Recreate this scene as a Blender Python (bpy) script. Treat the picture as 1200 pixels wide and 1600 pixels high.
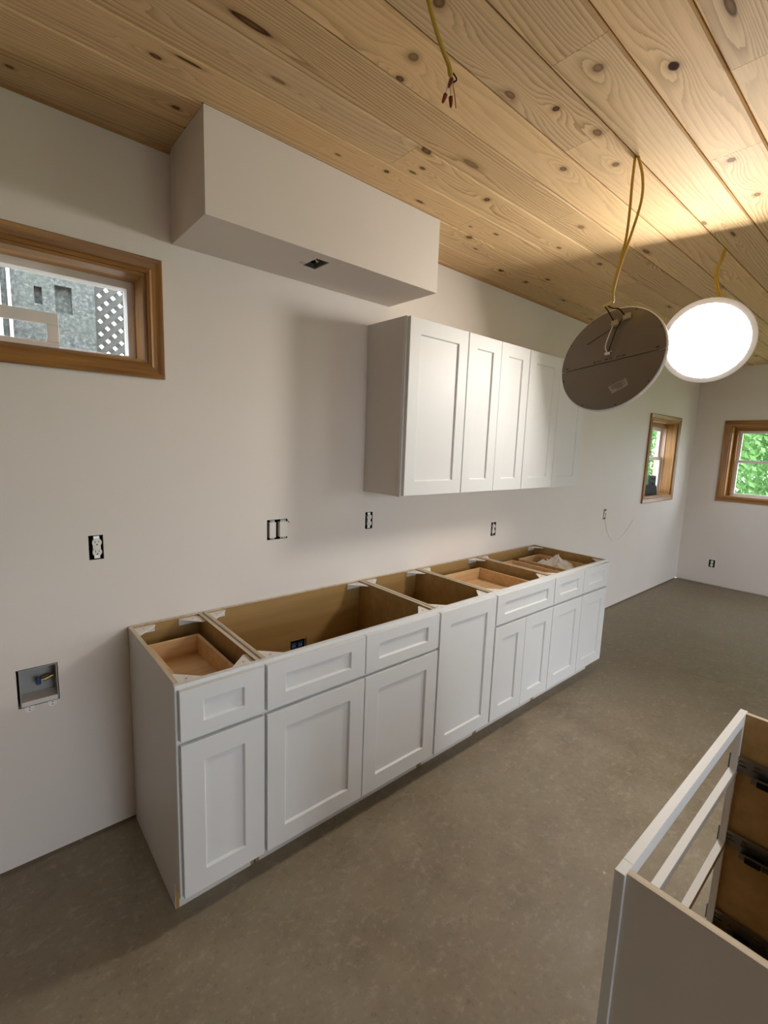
import bpy, math, random
from mathutils import Vector, Matrix

for o in list(bpy.data.objects):
    bpy.data.objects.remove(o, do_unlink=True)
scene = bpy.context.scene
COL = scene.collection

# ------------------------------------------------------------------ camera, world, exposure
cam_d = bpy.data.cameras.new('camera')
cam = bpy.data.objects.new('camera', cam_d)
COL.objects.link(cam)
_F = Vector((0.6507547, 0.74574077, -0.14279014))
_R = Vector((0.75637203, -0.65315499, 0.03591525))
_U = Vector((0.06648062, 0.13137448, 0.98910114))
cam.matrix_world = Matrix(((_R.x, _U.x, -_F.x, -0.4324), (_R.y, _U.y, -_F.y, -2.0808),
                           (_R.z, _U.z, -_F.z, 1.6585), (0, 0, 0, 1)))
cam_d.sensor_fit = 'VERTICAL'
cam_d.sensor_height = 24.0
cam_d.lens = 738.04 / 1600 * 24.0
cam_d.clip_start = 0.02
scene.camera = cam

SKY = 5.8
LAMP = 48.0
world = bpy.data.worlds.new('overcast_sky')
scene.world = world
world.use_nodes = True
_bg = world.node_tree.nodes['Background']
_bg.inputs['Color'].default_value = (0.83, 0.905, 1.0, 1)
_bg.inputs['Strength'].default_value = SKY

vs = scene.view_settings
vs.view_transform = 'Standard'
vs.look = 'None'
vs.gamma = 1.0
vs.use_curve_mapping = False
vs.exposure = 0.82

def portal(name, loc, rot, sx, sy):
    d = bpy.data.lights.new(name, 'AREA')
    d.shape = 'RECTANGLE'
    d.size = sx
    d.size_y = sy
    d.cycles.is_portal = True
    o = bpy.data.objects.new(name, d)
    o.location = loc
    o.rotation_euler = rot
    COL.objects.link(o)

# room: x -3.2..6.689, y 0..-5.6 (room side is -y), z 0..2.745
LX, RX, FY, CZ = -3.8, 6.689, -4.6, 2.745
OPENINGS = [(0.0, 1.75, 0.02, 2.2), (4.2, 5.6, 0.02, 2.2)]   # x0,x1,z0,z1 of daylight openings added to the unseen wall behind the camera
for q in OPENINGS:
    portal('daylight_portal', ((q[0]+q[1])/2, FY-0.05, (q[2]+q[3])/2), (math.radians(90), 0, 0), q[1]-q[0], q[3]-q[2])
scene.cycles.max_bounces = 6
scene.cycles.diffuse_bounces = 4
scene.cycles.adaptive_threshold = 0.05
scene.cycles.adaptive_min_samples = 16
scene.cycles.glossy_bounces = 3
scene.cycles.transmission_bounces = 4
scene.cycles.caustics_reflective = False
scene.cycles.caustics_refractive = False

# ------------------------------------------------------------------ node helpers
class NT:
    def __init__(self, name):
        self.m = bpy.data.materials.new(name)
        self.m.use_nodes = True
        self.t = self.m.node_tree
        self.b = self.t.nodes['Principled BSDF']
    def n(self, typ, **kw):
        nd = self.t.nodes.new(typ)
        for k, v in kw.items():
            setattr(nd, k, v)
        return nd
    def link(self, a, b):
        self.t.links.new(a, b)
    def put(self, sock, v):
        if hasattr(v, 'is_output') or isinstance(v, bpy.types.NodeSocket):
            self.t.links.new(v, sock)
        else:
            sock.default_value = v
    def math(self, op, a, b=None, c=None, clamp=False):
        nd = self.n('ShaderNodeMath', operation=op, use_clamp=clamp)
        self.put(nd.inputs[0], a)
        if b is not None:
            self.put(nd.inputs[1], b)
        if c is not None:
            self.put(nd.inputs[2], c)
        return nd.outputs[0]
    def vmath(self, op, a, b=None, out=0):
        nd = self.n('ShaderNodeVectorMath', operation=op)
        self.put(nd.inputs[0], a)
        if b is not None:
            self.put(nd.inputs[1], b)
        return nd.outputs[out]
    def noise(self, vec, scale, detail=3, rough=0.5, out='Fac'):
        nd = self.n('ShaderNodeTexNoise')
        self.put(nd.inputs['Vector'], vec)
        nd.inputs['Scale'].default_value = scale
        nd.inputs['Detail'].default_value = detail
        nd.inputs['Roughness'].default_value = rough
        return nd.outputs[out]
    def ramp(self, fac, stops, interp='LINEAR'):
        nd = self.n('ShaderNodeValToRGB')
        nd.color_ramp.interpolation = interp
        e = nd.color_ramp.elements
        while len(e) < len(stops):
            e.new(0.5)
        for el, (p, c) in zip(e, stops):
            el.position = p
            el.color = (*c, 1) if len(c) == 3 else c
        self.put(nd.inputs[0], fac)
        return nd.outputs[0]
    def mix(self, fac, a, b, mode='MIX'):
        nd = self.n('ShaderNodeMix', data_type='RGBA', blend_type=mode)
        self.put(nd.inputs[0], fac)
        for s, v in ((nd.inputs[6], a), (nd.inputs[7], b)):
            self.put(s, (*v, 1) if isinstance(v, tuple) and len(v) == 3 else v)
        return nd.outputs[2]
    def maprange(self, v, a, b, c=0.0, d=1.0, smooth=True):
        nd = self.n('ShaderNodeMapRange')
        if smooth:
            nd.interpolation_type = 'SMOOTHSTEP'
        self.put(nd.inputs[0], v)
        for i, q in enumerate((a, b, c, d)):
            nd.inputs[i+1].default_value = q
        return nd.outputs[0]
    def bump(self, h, strength, dist):
        nd = self.n('ShaderNodeBump')
        nd.inputs['Strength'].default_value = strength
        nd.inputs['Distance'].default_value = dist
        self.put(nd.inputs['Height'], h)
        self.link(nd.outputs[0], self.b.inputs['Normal'])
    def pos(self):
        return self.n('ShaderNodeNewGeometry').outputs['Position']
    def objc(self):
        return self.n('ShaderNodeTexCoord').outputs['Object']

def plain(name, col, rough=0.5, metal=0.0, var=0.06, scale=12.0, bump=0.0, spec=0.5, bscale=150.0):
    """a coloured surface with faint mottling (and optional fine relief)"""
    t = NT(name)
    p = t.pos()
    f = t.noise(p, scale, 3)
    a = tuple(max(0, c*(1-var)) for c in col)
    b = tuple(min(1, c*(1+var)) for c in col)
    t.link(t.ramp(f, [(0.3, a), (0.7, b)]), t.b.inputs['Base Color'])
    t.b.inputs['Roughness'].default_value = rough
    t.b.inputs['Metallic'].default_value = metal
    t.b.inputs['Specular IOR Level'].default_value = spec
    if bump:
        t.bump(t.noise(p, bscale, 3), bump, 0.002)
    return t.m

def emit(name, col, strength):
    t = NT(name)
    t.b.inputs['Base Color'].default_value = (*col, 1)
    t.b.inputs['Emission Color'].default_value = (*col, 1)
    t.b.inputs['Emission Strength'].default_value = strength
    t.b.inputs['Roughness'].default_value = 0.6
    return t.m

def glass_mat(name):
    t = NT(name)
    tr = t.n('ShaderNodeBsdfTransparent')
    gl = t.n('ShaderNodeBsdfGlossy')
    gl.inputs['Roughness'].default_value = 0.02
    tr.inputs['Color'].default_value = (0.95, 0.95, 0.95, 1)
    mx = t.n('ShaderNodeMixShader')
    lw = t.n('ShaderNodeLayerWeight')
    fac = t.math('MULTIPLY_ADD', t.math('POWER', lw.outputs['Facing'], 5.0), 0.6, 0.03)
    t.link(fac, mx.inputs[0])
    t.link(tr.outputs[0], mx.inputs[1])
    t.link(gl.outputs[0], mx.inputs[2])
    t.link(mx.outputs[0], t.t.nodes['Material Output'].inputs['Surface'])
    return t.m

def pine(name, knots=(), generic=True):
    """knotty pine boards running along x, seen from below; knots = (x, y, rx, ry, darkness)"""
    t = NT(name)
    p = t.pos()
    rnd = t.n('ShaderNodeObjectInfo').outputs['Random']
    sep = t.n('ShaderNodeSeparateXYZ')
    t.link(p, sep.inputs[0])
    cmb = t.n('ShaderNodeCombineXYZ')
    t.link(t.math('MULTIPLY_ADD', rnd, 53.0, sep.outputs[0]), cmb.inputs[0])
    t.link(t.math('MULTIPLY_ADD', rnd, 17.0, sep.outputs[1]), cmb.inputs[1])
    q = cmb.outputs[0]
    stretch = t.vmath('MULTIPLY', q, (1.0, 9.0, 1.0))
    n1 = t.noise(stretch, 0.55, 2, 0.45)
    n2 = t.noise(t.vmath('MULTIPLY', q, (2.0, 30.0, 1.0)), 1.3, 3, 0.6)
    freq = t.math('MULTIPLY_ADD', rnd, 45.0, 38.0)
    g = t.math('MULTIPLY', sep.outputs[1], freq)
    g = t.math('MULTIPLY_ADD', n1, 10.0, g)
    g = t.math('MULTIPLY_ADD', n2, 1.1, g)
    core = None
    halo = None
    inner = None
    for (kx, ky, rx, ry, dk) in knots:
        rx, ry = rx*0.85, ry*0.85
        d = t.vmath('MULTIPLY', t.vmath('SUBTRACT', p, (kx, ky, CZ)), (1/rx, 1/ry, 0.0))
        L = t.vmath('LENGTH', d, out=1)
        L = t.math('MULTIPLY_ADD', t.math('SUBTRACT', n2, 0.5), 0.5, L)
        d2 = t.vmath('MULTIPLY', d, (0.16, 0.42, 0.0))
        L2 = t.vmath('DOT_PRODUCT', d2, d2, out=1)
        e = t.math('EXPONENT', t.math('MULTIPLY', L2, -1.0))
        g = t.math('MULTIPLY_ADD', e, 3.2, g)
        c = t.maprange(L, 0.75, 1.15, min(1.0, dk+0.1), 0.0)
        h = t.maprange(L, 0.8, 2.4, 0.5, 0.0)
        core = c if core is None else t.math('MAXIMUM', core, c)
        halo = h if halo is None else t.math('MAXIMUM', halo, h)
        if dk < 1:
            i_ = t.maprange(L, 0.1, 0.95, 1.0, 0.0)
            inner = i_ if inner is None else t.math('MAXIMUM', inner, i_)
    if generic:
        vo = t.n('ShaderNodeTexVoronoi')
        vo.inputs['Scale'].default_value = 1.0
        vo.inputs['Randomness'].default_value = 1.0
        t.link(t.vmath('MULTIPLY', q, (2.4, 7.0, 0.0)), vo.inputs['Vector'])
        L = t.math('MULTIPLY', vo.outputs['Distance'], 1.0)
        sc = t.n('ShaderNodeSeparateColor')
        t.link(vo.outputs['Color'], sc.inputs[0])
        far = t.maprange(sep.outputs[0], 2.5, 2.6)
        keep = t.math('MULTIPLY', far, t.math('LESS_THAN', sc.outputs[0], 0.6))
        c = t.math('MULTIPLY', t.maprange(L, 0.05, 0.10, 0.75, 0.0), keep)
        h = t.math('MULTIPLY', t.maprange(L, 0.06, 0.24, 0.5, 0.0), keep)
        e = t.math('MULTIPLY', t.math('EXPONENT', t.math('MULTIPLY', t.math('MULTIPLY', L, L), -14.0)), keep)
        g = t.math('MULTIPLY_ADD', e, 3.0, g)
        core = c if core is None else t.math('MAXIMUM', core, c)
        halo = h if halo is None else t.math('MAXIMUM', halo, h)
    fr = t.math('FRACT', g)
    ring = t.math('POWER', fr, 2.2)
    edge = t.maprange(fr, 0.93, 1.0, 1.0, 0.0)
    ring = t.math('MULTIPLY', ring, edge)
    amp = t.maprange(t.math('ADD', t.noise(stretch, 0.9, 1), t.math('MULTIPLY_ADD', rnd, 0.3, -0.15)), 0.3, 0.7, 0.35, 1.0)
    ring = t.math('MULTIPLY', ring, amp)
    fine = t.noise(t.vmath('MULTIPLY', q, (4.0, 160.0, 1.0)), 2.0, 2, 0.5)
    base = t.mix(ring, (0.84, 0.60, 0.33), (0.40, 0.22, 0.082))
    base = t.mix(t.maprange(fine, 0.35, 0.75, 0.0, 0.30), base, (0.50, 0.33, 0.17))
    tint = t.ramp(rnd, [(0.0, (1.05, 1.0, 0.95)), (0.5, (0.97, 0.97, 0.97)), (1.0, (0.90, 0.88, 0.86))])
    base = t.mix(1.0, base, tint, 'MULTIPLY')
    big = t.noise(stretch, 0.35, 2)
    base = t.mix(t.maprange(big, 0.45, 0.8, 0.0, 0.35), base, (0.60, 0.47, 0.33))
    if core is not None:
        base = t.mix(halo, base, (0.36, 0.20, 0.085))
        kc = (0.060, 0.030, 0.015) if inner is None else t.mix(inner, (0.060, 0.030, 0.015), (0.225, 0.115, 0.050))
        base = t.mix(core, base, kc)
    t.link(base, t.b.inputs['Base Color'])
    t.b.inputs['Roughness'].default_value = 0.62
    if core is not None:
        t.link(t.math('MULTIPLY_ADD', core, -0.14, 0.15), t.b.inputs['Specular IOR Level'])
    else:
        t.b.inputs['Specular IOR Level'].default_value = 0.15
    t.bump(t.math('ADD', ring, t.math('MULTIPLY', fine, 0.5)), 0.12, 0.001)
    return t.m

def wood(name, c0, c1, axis=0, scale=1.0, rough=0.5):
    """straight grained stained wood; axis = grain direction in the world"""
    t = NT(name)
    p = t.pos()
    rnd = t.n('ShaderNodeObjectInfo').outputs['Random']
    s = [55.0, 55.0, 55.0]
    s[axis] = 2.2
    off = t.n('ShaderNodeCombineXYZ')
    for i in range(3):
        t.link(t.math('MULTIPLY', rnd, 9.0 + 7*i), off.inputs[i])
    v = t.vmath('MULTIPLY', t.vmath('ADD', p, off.outputs[0]), tuple(s))
    f = t.noise(v, scale, 4, 0.62)
    f2 = t.noise(v, scale*0.25, 2, 0.5)
    f = t.math('MULTIPLY_ADD', f2, 0.5, t.math('MULTIPLY', f, 0.6))
    t.link(t.ramp(f, [(0.38, c1), (0.68, c0)]), t.b.inputs['Base Color'])
    t.b.inputs['Roughness'].default_value = rough
    t.bump(f, 0.15, 0.0008)
    return t.m

def concrete():
    t = NT('concrete_floor')
    p = t.pos()
    big = t.noise(p, 0.9, 4, 0.6)
    mid = t.noise(p, 4.5, 6, 0.65)
    fin = t.noise(p, 38.0, 5, 0.7)
    streak = t.noise(t.vmath('MULTIPLY', p, (5.0, 7.5, 1.0)), 2.4, 6, 0.75)
    c = t.ramp(mid, [(0.25, (0.190, 0.145, 0.097)), (0.5, (0.260, 0.209, 0.144)), (0.75, (0.332, 0.278, 0.202))])
    c = t.mix(t.maprange(big, 0.35, 0.7, 0.0, 0.55), c, (0.273, 0.238, 0.172))
    c = t.mix(t.maprange(streak, 0.53, 0.68, 0.0, 0.55), c, (0.393, 0.341, 0.258))
    c = t.mix(t.maprange(fin, 0.54, 0.70, 0.0, 0.5), c, (0.419, 0.360, 0.270))
    c = t.mix(t.maprange(fin, 0.28, 0.46, 0.5, 0.0), c, (0.146, 0.112, 0.073))
    # pale trowel flecks and a few paint specks
    vo = t.n('ShaderNodeTexVoronoi')
    vo.inputs['Scale'].default_value = 9.0
    t.link(p, vo.inputs['Vector'])
    sc = t.n('ShaderNodeSeparateColor')
    t.link(vo.outputs['Color'], sc.inputs[0])
    spk = t.math('MULTIPLY', t.maprange(vo.outputs['Distance'], 0.035, 0.075, 1.0, 0.0), t.math('LESS_THAN', sc.outputs[1], 0.10))
    c = t.mix(t.math('MULTIPLY', spk, 0.6), c, (0.659, 0.596, 0.482))
    spk2 = t.math('MULTIPLY', t.maprange(vo.outputs['Distance'], 0.02, 0.05, 1.0, 0.0), t.math('GREATER_THAN', sc.outputs[1], 0.95))
    c = t.mix(t.math('MULTIPLY', spk2, 0.8), c, (0.063, 0.050, 0.035))
    t.link(c, t.b.inputs['Base Color'])
    t.link(t.maprange(mid, 0.3, 0.7, 0.42, 0.62), t.b.inputs['Roughness'])
    t.b.inputs['Specular IOR Level'].default_value = 0.42
    t.bump(t.math('ADD', t.math('MULTIPLY', fin, 0.4), mid), 0.10, 0.004)
    return t.m

def stone_mat():
    t = NT('gravel_concrete')
    p = t.pos()
    a = t.noise(p, 45.0, 5, 0.75)
    b = t.noise(p, 5.0, 3, 0.6)
    c = t.ramp(a, [(0.3, (0.025, 0.028, 0.026)), (0.5, (0.075, 0.083, 0.075)), (0.72, (0.21, 0.215, 0.20))])
    c = t.mix(t.maprange(b, 0.4, 0.7, 0.0, 0.5), c, (0.085, 0.10, 0.08))
    t.link(c, t.b.inputs['Base Color'])
    t.b.inputs['Roughness'].default_value = 0.9
    t.bump(a, 0.6, 0.01)
    return t.m

def leaf_mat(name, c):
    t = NT(name)
    f = t.noise(t.pos(), 3.0, 3)
    t.link(t.ramp(f, [(0.3, tuple(0.6*x for x in c)), (0.7, tuple(min(1, 1.3*x) for x in c))]), t.b.inputs['Base Color'])
    t.b.inputs['Roughness'].default_value = 0.6
    tl = t.n('ShaderNodeBsdfTranslucent')
    tl.inputs['Color'].default_value = (*[min(1, 1.5*x) for x in c], 1)
    mx = t.n('ShaderNodeMixShader')
    mx.inputs[0].default_value = 0.45
    t.link(t.b.outputs[0], mx.inputs[1])
    t.link(tl.outputs[0], mx.inputs[2])
    t.link(mx.outputs[0], t.t.nodes['Material Output'].inputs['Surface'])
    return t.m

M = {
    'wall': plain('wall_paint', (0.80, 0.742, 0.692), 0.6, var=0.015, scale=2.0, bump=0.05, bscale=260, spec=0.3),
    'paint': plain('cabinet_white', (0.74, 0.745, 0.745), 0.48, var=0.01, scale=3.0, spec=0.35),
    'side': plain('cabinet_side_laminate', (0.70, 0.66, 0.62), 0.45, var=0.015, scale=4.0),
    'ply': wood('maple_plywood', (0.44, 0.275, 0.10), (0.34, 0.20, 0.065), axis=0, scale=0.5, rough=0.5),
    'plyedge': wood('plywood_edge', (0.72, 0.63, 0.50), (0.50, 0.39, 0.25), axis=1, scale=1.6, rough=0.7),
    'drawer': wood('drawer_birch', (0.76, 0.53, 0.30), (0.62, 0.39, 0.19), axis=0, scale=0.7),
    'plastic': plain('white_plastic', (0.82, 0.81, 0.79), 0.45, var=0.02),
    'oak': wood('stained_oak_x', (0.44, 0.215, 0.055), (0.19, 0.076, 0.016), axis=0, scale=1.0, rough=0.42),
    'oakz': wood('stained_oak_z', (0.44, 0.215, 0.055), (0.19, 0.076, 0.016), axis=2, scale=1.0, rough=0.42),
    'oaky': wood('stained_oak_y', (0.44, 0.215, 0.055), (0.19, 0.076, 0.016), axis=1, scale=1.0, rough=0.42),
    'greyplastic': plain('grey_plastic', (0.36, 0.36, 0.35), 0.5, var=0.03),
    'tab': plain('bright_white_tab', (0.93, 0.93, 0.93), 0.4, var=0.01),
    'vinyl': plain('white_vinyl', (0.78, 0.74, 0.71), 0.4, var=0.02),
    'tanvinyl': plain('tan_vinyl_track', (0.62, 0.43, 0.31), 0.5, var=0.04),
    'black': plain('black_plastic', (0.010, 0.010, 0.011), 0.6, var=0.2, spec=0.12),
    'bluebox': plain('blue_plastic_box', (0.02, 0.05, 0.16), 0.5, var=0.1),
    'darkgreen': plain('dark_green_plastic', (0.045, 0.070, 0.058), 0.6, var=0.1, spec=0.15),
    'device': plain('ivory_receptacle', (0.80, 0.77, 0.71), 0.4, var=0.01),
    'slot': plain('slot_black', (0.02, 0.018, 0.016), 0.6, var=0.1),
    'steel': plain('galvanised_steel', (0.50, 0.49, 0.47), 0.35, 0.9, var=0.08, scale=40),
    'slide': plain('zinc_slide_steel', (0.17, 0.16, 0.145), 0.36, 0.8, var=0.10, scale=30),
    'brass': plain('brass', (0.65, 0.46, 0.18), 0.3, 1.0, var=0.05),
    'copper': plain('bare_copper', (0.72, 0.40, 0.22), 0.35, 1.0, var=0.05),
    'yellow': plain('yellow_cable_jacket', (0.62, 0.40, 0.045), 0.5, var=0.08, scale=60),
    'wirenut': plain('red_wire_nut', (0.22, 0.030, 0.020), 0.45, var=0.1),
    'whitewire': plain('white_wire', (0.75, 0.73, 0.70), 0.5, var=0.03),
    'lampback': plain('grey_enamel_backplate', (0.205, 0.18, 0.155), 0.28, 0.35, var=0.03, scale=5),
    'lamprim': plain('white_lamp_rim', (0.82, 0.80, 0.80), 0.35, var=0.01),
    'diff_on': emit('lit_diffuser', (1.0, 0.955, 0.885), LAMP),
    'diff_off': plain('unlit_diffuser', (0.85, 0.85, 0.84), 0.5, var=0.01),
    'terminal': plain('tan_terminal_block', (0.45, 0.37, 0.24), 0.5, var=0.05),
    'sticker': plain('silver_sticker', (0.42, 0.39, 0.35), 0.4, var=0.05),
    'print': plain('dark_print', (0.06, 0.055, 0.05), 0.6, var=0.05),
    'cloth': plain('white_paper_towel', (0.82, 0.79, 0.75), 0.9, var=0.04, bump=0.3),
    'trimwood': wood('pine_trim', (0.55, 0.33, 0.13), (0.38, 0.20, 0.07), axis=0, scale=1.0),
    'seam_shade': plain('ceiling_seam_shade', (0.03, 0.025, 0.02), 0.9, var=0.1),  # near-black backing, paints the shade into the gaps between planks
    'floor': concrete(),
    'joint': plain('joint_dark_brown', (0.05, 0.042, 0.032), 0.9, var=0.2),  # plain dark brown, not assigned to any object
    'stone': stone_mat(),
    'lattice': plain('weathered_lattice', (0.06, 0.06, 0.052), 0.8, var=0.12),
    'grass': plain('grass_ground', (0.30, 0.37, 0.20), 0.95, var=0.3, scale=3, bump=0.5),
    'gravel': plain('gravel_ground', (0.24, 0.22, 0.20), 0.95, var=0.3, scale=20, bump=0.5),
    'bark': plain('tree_bark', (0.11, 0.085, 0.06), 0.9, var=0.3, scale=14, bump=0.6, bscale=30),
    'leaf': leaf_mat('leaf_green', (0.085, 0.22, 0.06)),
    'leaf2': leaf_mat('leaf_pale_green', (0.18, 0.33, 0.12)),
    'glass': glass_mat('window_glass'),
    'siding': plain('outer_cladding', (0.45, 0.40, 0.33), 0.8, var=0.05),
}

# ------------------------------------------------------------------ mesh helpers
class MB:
    def __init__(self):
        self.v = []
        self.f = []
    def quad(self, *pts):
        i = len(self.v)
        self.v += [tuple(p) for p in pts]
        self.f.append(tuple(range(i, i+len(pts))))
        return self
    def box(self, x0, x1, y0, y1, z0, z1):
        x0, x1 = min(x0, x1), max(x0, x1)
        y0, y1 = min(y0, y1), max(y0, y1)
        z0, z1 = min(z0, z1), max(z0, z1)
        i = len(self.v)
        self.v += [(x0,y0,z0),(x1,y0,z0),(x1,y1,z0),(x0,y1,z0),(x0,y0,z1),(x1,y0,z1),(x1,y1,z1),(x0,y1,z1)]
        self.f += [tuple(i+k for k in q) for q in ((0,3,2,1),(4,5,6,7),(0,1,5,4),(1,2,6,5),(2,3,7,6),(3,0,4,7))]
        return self
    def prism(self, poly, axis, a, b):
        """poly = 2D points in the plane normal to axis (the two other axes in xyz order), extruded a..b"""
        def P(u, w, t):
            return (t, u, w) if axis == 0 else (u, t, w) if axis == 1 else (u, w, t)
        n = len(poly)
        i = len(self.v)
        self.v += [P(u, w, a) for u, w in poly] + [P(u, w, b) for u, w in poly]
        area = sum(poly[k][0]*poly[(k+1) % n][1] - poly[(k+1) % n][0]*poly[k][1] for k in range(n))
        flip = (area > 0) == (axis != 1)
        if b < a:
            flip = not flip
        lo = tuple(range(i, i+n))
        hi = tuple(range(i+n, i+2*n))
        self.f.append(lo[::-1] if flip else lo)
        self.f.append(hi if flip else hi[::-1])
        for k in range(n):
            q = (i+k, i+(k+1) % n, i+n+(k+1) % n, i+n+k)
            self.f.append(q if flip else q[::-1])
        return self
    def tube(self, pts, r, n=8, cap=True):
        pts = [Vector(p) for p in pts]
        rs = r if isinstance(r, (list, tuple)) else [r]*len(pts)
        i = len(self.v)
        up = None
        for k, p in enumerate(pts):
            d = (pts[min(k+1, len(pts)-1)] - pts[max(k-1, 0)]).normalized()
            if up is None:
                up = d.orthogonal().normalized()
            else:
                up = (up - d*up.dot(d)).normalized()
            s = d.cross(up)
            for j in range(n):
                a = 2*math.pi*j/n
                self.v.append(tuple(p + (up*math.cos(a) + s*math.sin(a))*rs[k]))
        for k in range(len(pts)-1):
            for j in range(n):
                a, b = i+k*n+j, i+k*n+(j+1) % n
                self.f.append((a, b, b+n, a+n))
        if cap:
            self.f.append(tuple(i+j for j in range(n))[::-1])
            e = i+(len(pts)-1)*n
            self.f.append(tuple(e+j for j in range(n)))
        return self
    def build(self, name, mat, parent=None, base=None, bevel=0.0, smooth=False, seg=2):
        """base = world position of the thing's origin; vertices are given in world space"""
        bx = Vector(base) if base is not None else (parent.get_base() if False else Vector((0, 0, 0)))
        me = bpy.data.meshes.new(name)
        me.from_pydata([tuple(Vector(v)-bx) for v in self.v], [], self.f)
        me.update()
        if smooth:
            for pl in me.polygons:
                pl.use_smooth = True
        me.materials.append(M[mat] if isinstance(mat, str) else mat)
        o = bpy.data.objects.new(name, me)
        COL.objects.link(o)
        if parent is not None:
            o.parent = parent
        else:
            o.location = bx
        if bevel:
            md = o.modifiers.new('bevel', 'BEVEL')
            md.width = bevel
            md.segments = seg
            md.limit_method = 'ANGLE'
            md.angle_limit = math.radians(40)
        return o

def catmull(pts, k=8):
    P = [Vector(p) for p in pts]
    P = [P[0]*2-P[1]] + P + [P[-1]*2-P[-2]]
    out = []
    for i in range(1, len(P)-2):
        for j in range(k):
            t = j/k
            a, b, c, d = P[i-1], P[i], P[i+1], P[i+2]
            out.append(0.5*((2*b) + (c-a)*t + (2*a-5*b+4*c-d)*t*t + (3*b-a-3*c+d)*t**3))
    out.append(P[-2])
    return out

def plate(mb, ax, u, w, t, holes):
    """slab normal to axis ax; u,w ranges in the other two axes (xyz order), t thickness range, rectangular holes (u0,u1,w0,w1)"""
    us = sorted({u[0], u[1], *[min(max(h[i], u[0]), u[1]) for h in holes for i in (0, 1)]})
    ws = sorted({w[0], w[1], *[min(max(h[i], w[0]), w[1]) for h in holes for i in (2, 3)]})
    def P(a, b, c):
        return (c, a, b) if ax == 0 else (a, c, b) if ax == 1 else (a, b, c)
    nu, nw = len(us)-1, len(ws)-1
    solid = [[not any(h[0] < (us[i]+us[i+1])/2 < h[1] and h[2] < (ws[j]+ws[j+1])/2 < h[3] for h in holes) for j in range(nw)] for i in range(nu)]
    idx = {}
    def V(i, j, s):
        k = (i, j, s)
        if k not in idx:
            idx[k] = len(mb.v)
            mb.v.append(P(us[i], ws[j], t[s]))
        return idx[k]
    S = lambda i, j: 0 <= i < nu and 0 <= j < nw and solid[i][j]
    fl = ax == 1
    def F(*q):
        mb.f.append(q[::-1] if fl else q)
    for i in range(nu):
        for j in range(nw):
            if not solid[i][j]:
                continue
            F(V(i,j,0), V(i,j+1,0), V(i+1,j+1,0), V(i+1,j,0))
            F(V(i,j,1), V(i+1,j,1), V(i+1,j+1,1), V(i,j+1,1))
            if not S(i-1, j):
                F(V(i,j,0), V(i,j,1), V(i,j+1,1), V(i,j+1,0))
            if not S(i+1, j):
                F(V(i+1,j,0), V(i+1,j+1,0), V(i+1,j+1,1), V(i+1,j,1))
            if not S(i, j-1):
                F(V(i,j,0), V(i+1,j,0), V(i+1,j,1), V(i,j,1))
            if not S(i, j+1):
                F(V(i,j+1,0), V(i,j+1,1), V(i+1,j+1,1), V(i+1,j+1,0))
    return mb

def thing(name, label, cat, loc, group=None, kind=None):
    o = bpy.data.objects.new(name, None)
    COL.objects.link(o)
    o.location = loc
    o.empty_display_size = 0.1
    if label:
        o['label'] = label
    if cat:
        o['category'] = cat
    if group:
        o['group'] = group
    if kind:
        o['kind'] = kind
    return o

def tag(o, label=None, cat=None, group=None, kind=None):
    for k, v in (('label', label), ('category', cat), ('group', group), ('kind', kind)):
        if v:
            o[k] = v
    return o

# ------------------------------------------------------------------ floor
WT = 0.22   # wall thickness
JX = 3.64   # control joint in the slab
JG = 0.004
mb = MB()
mb.box(LX-WT, JX-JG/2, FY-WT, WT, -0.12, 0)
mb.box(JX+JG/2, RX+WT, FY-WT, WT, -0.12, 0)
mb.box(JX-JG/2, JX+JG/2, FY-WT, WT, -0.12, -0.012)
fl = tag(mb.build('floor', 'floor'), 'bare brown grey concrete slab with a sawn joint', None, None, 'structure')

# ------------------------------------------------------------------ walls
WIN_L = (-0.70, 0.118, 1.940, 2.275)
WIN_B = (5.25, 6.06, 1.165, 2.03)
WIN_R = (-1.20, -0.40, 1.155, 2.03)     # y0,y1,z0,z1
OUT = {  # rough openings in the long wall (x0,x1,z0,z1)
    'left': (-0.118, -0.068, 1.172, 1.268),
    'switch': (0.630, 0.742, 1.170, 1.270),
    'mid': (1.243, 1.297, 1.170, 1.268),
    'under': (2.443, 2.503, 1.008, 1.110),
    'far': (4.285, 4.345, 0.990, 1.092),
    'sink': (0.760, 0.850, 0.555, 0.615),
}
SUP = (-0.367, -0.240, 0.641, 0.791)
GAP = 0.012   # drywall hangs clear of the slab
mb = plate(MB(), 1, (LX, RX), (GAP, CZ+0.02), (0, 0.016), [WIN_L, WIN_B, SUP] + list(OUT.values()))
plate(mb, 1, (LX, RX), (0, CZ+0.02), (0.016, 0.10), [WIN_L, WIN_B, SUP] + list(OUT.values()))
plate(mb, 1, (LX, RX), (0, CZ+0.02), (0.10, WT), [WIN_L, WIN_B])
tag(mb.build('wall_back', 'wall'), 'long off white drywall behind the cabinets', None, None, 'structure')
ORY = (-0.418, -0.352, 0.235, 0.330)
mb = plate(MB(), 0, (FY, 0), (GAP, CZ+0.02), (RX, RX+0.016), [WIN_R, ORY])
plate(mb, 0, (FY, 0), (0, CZ+0.02), (RX+0.016, RX+0.10), [WIN_R, ORY])
plate(mb, 0, (FY, 0), (0, CZ+0.02), (RX+0.10, RX+WT), [WIN_R])
tag(mb.build('wall_right', 'wall'), 'off white drywall at the far end of the room', None, None, 'structure')
mb = plate(MB(), 0, (FY, 0), (0, CZ+0.02), (LX-WT, LX), [])
tag(mb.build('wall_left', 'wall'), 'off white drywall at the near end of the room', None, None, 'structure')
mb = plate(MB(), 1, (LX, RX), (0, CZ+0.02), (FY-WT, FY), OPENINGS)
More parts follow.
